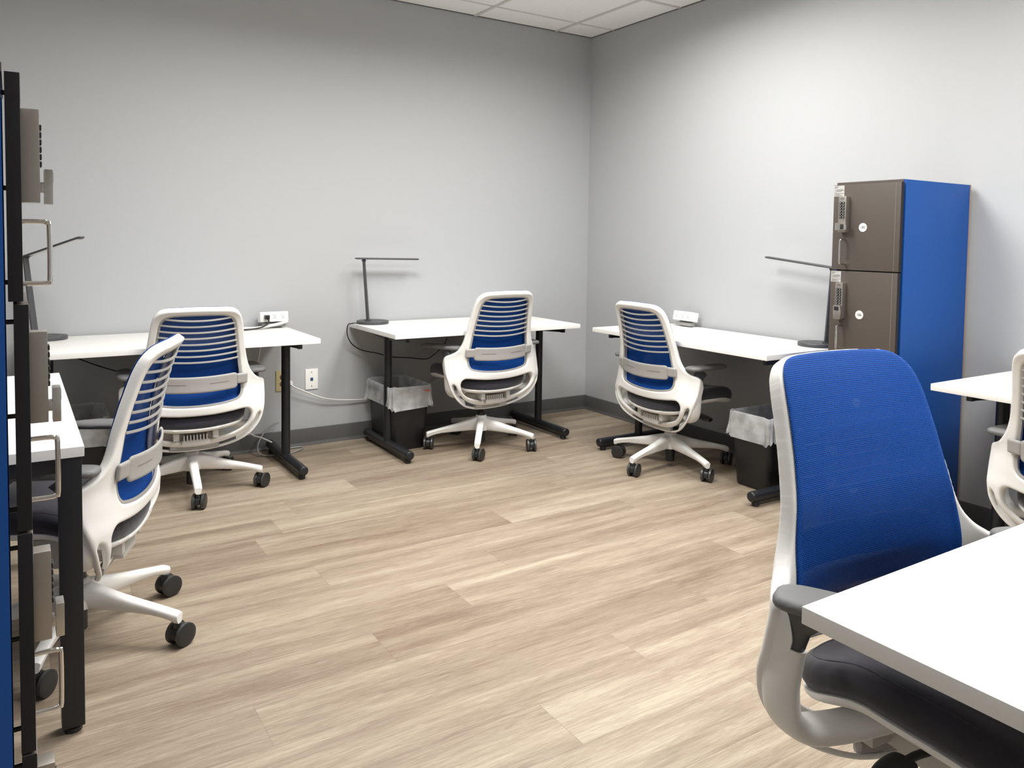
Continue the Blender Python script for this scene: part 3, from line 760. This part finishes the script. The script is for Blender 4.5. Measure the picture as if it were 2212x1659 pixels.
# ------------------------------------------------------------------ power strips, outlets
def outlet_face(mb1, mb2, x, z, y):
    box(mb1, x-.018, x+.018, y-.0015, y, z-.015, z+.015)
    for dx, h in ((-.0065, .0055), (.0065, .0045)): box(mb2, x+dx-.0012, x+dx+.0012, y-.0022, y-.001, z+.003-h+.004, z+.003+h)
    lathe(mb2, [(.0028, y-.0022), (.0028, y-.001)], c=(x, 0, z-.008), n=10, axis='y')
def power_strip(loc, rz, tilt, label):
    P = empty('power_strip', loc, rz, label, 'power strip', 'white clamp-on power strips')
    T = Matrix.Translation((0, 0, .061)) @ Matrix.Rotation(tilt, 4, 'X')
    mb = MB(); box(mb, -.079, .079, -.026, .03, -.027, .030); xf(mb, 0, T); ob('housing', mb.mesh('housing', M['white_el'], bevel=.003), P)
    m1, m2 = MB(), MB()
    for x in (-.046, .002, .048): outlet_face(m1, m2, x, .003, -.026)
    xf(m1, 0, T); xf(m2, 0, T); ob('outlet', m1.mesh('outlet', M['lam'], bevel=.0005), P); ob('outlet_slots', m2.mesh('outlet_slots', M['slot']), P)
    mb = MB(); box(mb, -.062, .066, -.020, .012, .006, .026); box(mb, -.05, .05, .004, .018, .0, .05); box(mb, -.04, .04, .016, .022, -.06, .03)
    ob('clamp', mb.mesh('clamp', M['gcable'], bevel=.003), P)
    return P
power_strip((-2.327, -.075, DH), 0, -.12, 'white power strip with a black plug in it, on the left back wall desk')
power_strip((-.075, -1.085, DH), -PI/2, -.18, 'white power strip clamped to the empty stretch of the right wall desk')
mb = MB(); box(mb, -2.386, -2.360, -.130, -.101, .779, .803); pg = ob('plug', mb.mesh('black_plug', M['blackpl'], bevel=.003)); tag(pg, 'black plug pushed into the power strip on the left desk', 'plug')
mb = MB(); tube(mb, [(-2.373, -.128, .788), (-2.372, -.150, .772), (-2.39, -.165, .754), (-2.44, -.17, .737), (-2.54, -.16, .7305), (-2.66, -.14, .7305)], .0045); o = ob('cable', mb.mesh('cable', M['bcable'], 60)); tag(o, 'black cord running from the plug along the left desktop', 'cable')
mb = MB(); tube(mb, [(-2.255, -.105, .760), (-2.30, -.125, .754), (-2.38, -.135, .741), (-2.44, -.135, .735), (-2.50, -.12, .7345), (-2.57, -.10, .7345)], .008); o = ob('cable', mb.mesh('cable', M['wcable'], 60)); tag(o, 'thick white cord lying on the left desktop below the power strip', 'cable')

def wall_plate(label, x, z, m_, kind):
    P = empty('wall_plate', (x, 0, z), 0, label, 'wall plate')
    mb = MB(); box(mb, -.038, .038, -.0065, 0, -.061, .061); ob('plate', mb.mesh('plate', m_, bevel=.0025), P)
    mb = MB()
    if kind == 'jack':
        for s in (-1, 1): lathe(mb, [(.003, -.0075), (.003, -.005)], c=(0, 0, s*.042), n=10, axis='y')
        ob('screw', mb.mesh('screw', M['slot']), P); mb = MB(); box(mb, -.008, .008, -.009, -.005, -.009, .009); ob('jack', mb.mesh('jack', M['bluejack'], bevel=.001), P, label='blue network jack')
    else:
        for s in (-1, 1): lathe(mb, [(.015, -.0085), (.017, -.006)], c=(0, 0, s*.020), n=20, axis='y')
        ob('receptacle', mb.mesh('receptacle', M['brown_el'], 40), P, label='brown receptacle')
    return P
wall_plate('cream wall outlet plate half hidden behind the left desk leg', -2.254, .402, M['ivory'], 'outlet')
wall_plate('white wall plate with a blue network jack right of the desk leg', -2.079, .3965, M['white_el'], 'jack')
mb = MB(); lathe(mb, [(.008, -.046), (.015, -.043), (.017, -.034), (.017, -.012), (.015, -.0085)], c=(-2.217, 0, .386), n=20, axis='y'); pg = ob('plug', mb.mesh('white_plug', M['wcable'], 50)); tag(pg, 'round white plug in the cream wall outlet', 'plug')
CABLES = [
 ('white cable drooping from the wall outlet to the bin by the corner desk', 'wcable', .0045, [(-2.247, -.045, .385), (-2.225, -.056, .368), (-2.15, -.05, .330), (-2.05, -.04, .285), (-1.95, -.03, .262), (-1.86, -.025, .252), (-1.77, -.02, .246), (-1.62, -.018, .25)]),
 ('white cable hanging under the left desk down to the floor loop', 'wcable', .0045, [(-2.40, -.05, .70), (-2.42, -.03, .62), (-2.44, -.022, .45), (-2.46, -.022, .25), (-2.50, -.03, .15), (-2.47, -.06, .112), (-2.43, -.10, .10), (-2.385, -.14, .078)]),
 ('loop of white cable lying on the floor around the left desk foot', 'gcable', .0045, [(-2.315, -.032, .165), (-2.35, -.032, .155), (-2.40, -.04, .120), (-2.445, -.07, .06), (-2.45, -.11, .012), (-2.40, -.15, .006), (-2.33, -.16, .006), (-2.27, -.15, .006), (-2.20, -.10, .006), (-2.18, -.065, .006), (-2.22, -.05, .008), (-2.33, -.06, .006)]),
 ('thin black lamp cord sagging under the left desk', 'bcable', .0032, [(-3.55, -.03, .71), (-3.50, -.05, .69), (-3.44, -.07, .655), (-3.36, -.08, .625), (-3.27, -.07, .58), (-3.16, -.06, .535), (-3.05, -.05, .50), (-2.9, -.04, .47)]),
 ('thin black lamp cord looping off the left end of the corner desk', 'bcable', .0032, [(-1.875, -.16, .742), (-1.905, -.15, .742), (-1.915, -.10, .725), (-1.905, -.07, .66), (-1.865, -.05, .60), (-1.80, -.05, .56), (-1.70, -.05, .535), (-1.60, -.05, .505), (-1.47, -.05, .49), (-1.36, -.05, .475), (-1.30, -.05, .50), (-1.23, -.04, .55), (-1.2, -.04, .60)]),
 ('pale cable curving behind the raised corner chair', 'gcable', .0045, [(-1.50, -.02, .27), (-1.42, -.02, .265), (-1.33, -.02, .30), (-1.27, -.02, .34), (-1.2, -.02, .38)]),
 ('thin pale cable crossing the right wall under the desk', 'gcable', .0035, [(-.03, -1.35, .13), (-.03, -1.55, .19), (-.03, -1.70, .235), (-.03, -1.80, .26), (-.03, -1.9, .30), (-.03, -1.95, .36)]),
]
for lab, mm, r, pts in CABLES:
    mb = MB(); tube(mb, [(x*.9865, y*.9865, z*.993) for x, y, z in pts], r, 8, 7); tag(ob('cable', mb.mesh('cable', M[mm], 60)), lab, 'cable')
# plug-in adapter behind the right bin
mb = MB(); box(mb, -.072, -.012, -1.95, -1.90, .36, .43); o = ob('power_adapter', mb.mesh('power_adapter', M['gcable'], bevel=.004)); tag(o, 'grey plug-in adapter on the right wall above the bin', 'adapter')

# ------------------------------------------------------------------ waste bins with clear liners
def bin_(loc, rz, label, sticker):
    B = empty('waste_bin', loc, rz, label, 'bin', 'black waste bins with clear liners')
    Hh = .375; lv = [(0, .105, .155), (.01, .109, .160), (.20, .119, .174), (.345, .126, .184), (.352, .131, .189), (Hh, .132, .190)]
    def ring(hw, hl, z, r=.035): return [(x, y, z) for x, y in rrect(0, 0, hw, hl, r, 6)]
    mb = MB(); n = 28; vs = []
    prof = [(z, a, b) for z, a, b in lv]+[(Hh, .127, .185), (.345, .122, .180), (.012, .104, .154)]
    for z, a, b in prof: vs += ring(a, b, z)
    n = len(ring(.1, .1, 0)); fs = [(i*n+k, i*n+(k+1) % n, (i+1)*n+(k+1) % n, (i+1)*n+k) for i in range(len(prof)-1) for k in range(n)]+[tuple(range(n)), tuple((len(prof)-1)*n+k for k in range(n))]
    mb.add(vs, fs); ob('tub', mb.mesh('bin_tub', M['bin'], 40), B)
    rng = np.random.RandomState(int(abs(loc[0]*100)))
    mb = MB(); vs = []; N = 72; lev = [(.255, .012, .012), (.275, .010, .010), (.31, .007, .006), (.345, .006, .006), (.374, .006, .0035), (.383, .0, .003), (.372, -.010, .004), (.33, -.016, .006), (.25, -.026, .005), (.14, -.040, .004)]
    ph = rng.rand(8)*6.28
    for li, (z, off, amp) in enumerate(lev):
        base = rrect(0, 0, .132+off, .190+off, .04, 17)
        for k in range(N):
            x, y = base[k]; a = 2*PI*k/N
            wv = math.sin(7*a+ph[0]+li*.5)*.5+math.sin(13*a+ph[1]-li*.3)*.35+math.sin(29*a+ph[2]+li)*.25
            l = math.hypot(x, y); zz = z+(math.sin(3*a+ph[3])*.010+math.sin(11*a+ph[4])*.006 if li in (0, 1) else 0)+(math.sin(5*a+ph[5])*.003 if li in (4, 5) else 0)
            vs.append((x+x/l*amp*wv, y+y/l*amp*wv, zz))
    fs = [(i*N+k, i*N+(k+1) % N, (i+1)*N+(k+1) % N, (i+1)*N+k) for i in range(len(lev)-1) for k in range(N)]
    mb.add(vs, fs); ob('liner', mb.mesh('liner', M['film'], 70), B, label='translucent white liner')
    if sticker:
        mb = MB(); box(mb, .09-.012, .09+.022, -.199, -.1975, .346, .354); ob('sticker', mb.mesh('sticker', M['red']), B, label='small red mark')
    return B
bin_((-1.62, -.24, 0), 0, 'black waste bin with clear liner under the corner desk', True)
bin_((-.272, -1.925, 0), PI/2, 'black waste bin with white liner under the right wall desk near the blue locker', False)
bin_((-3.33, -.26, 0), 0, 'lined waste bin in the dark under the left desk, seen behind the side-on chair', False)
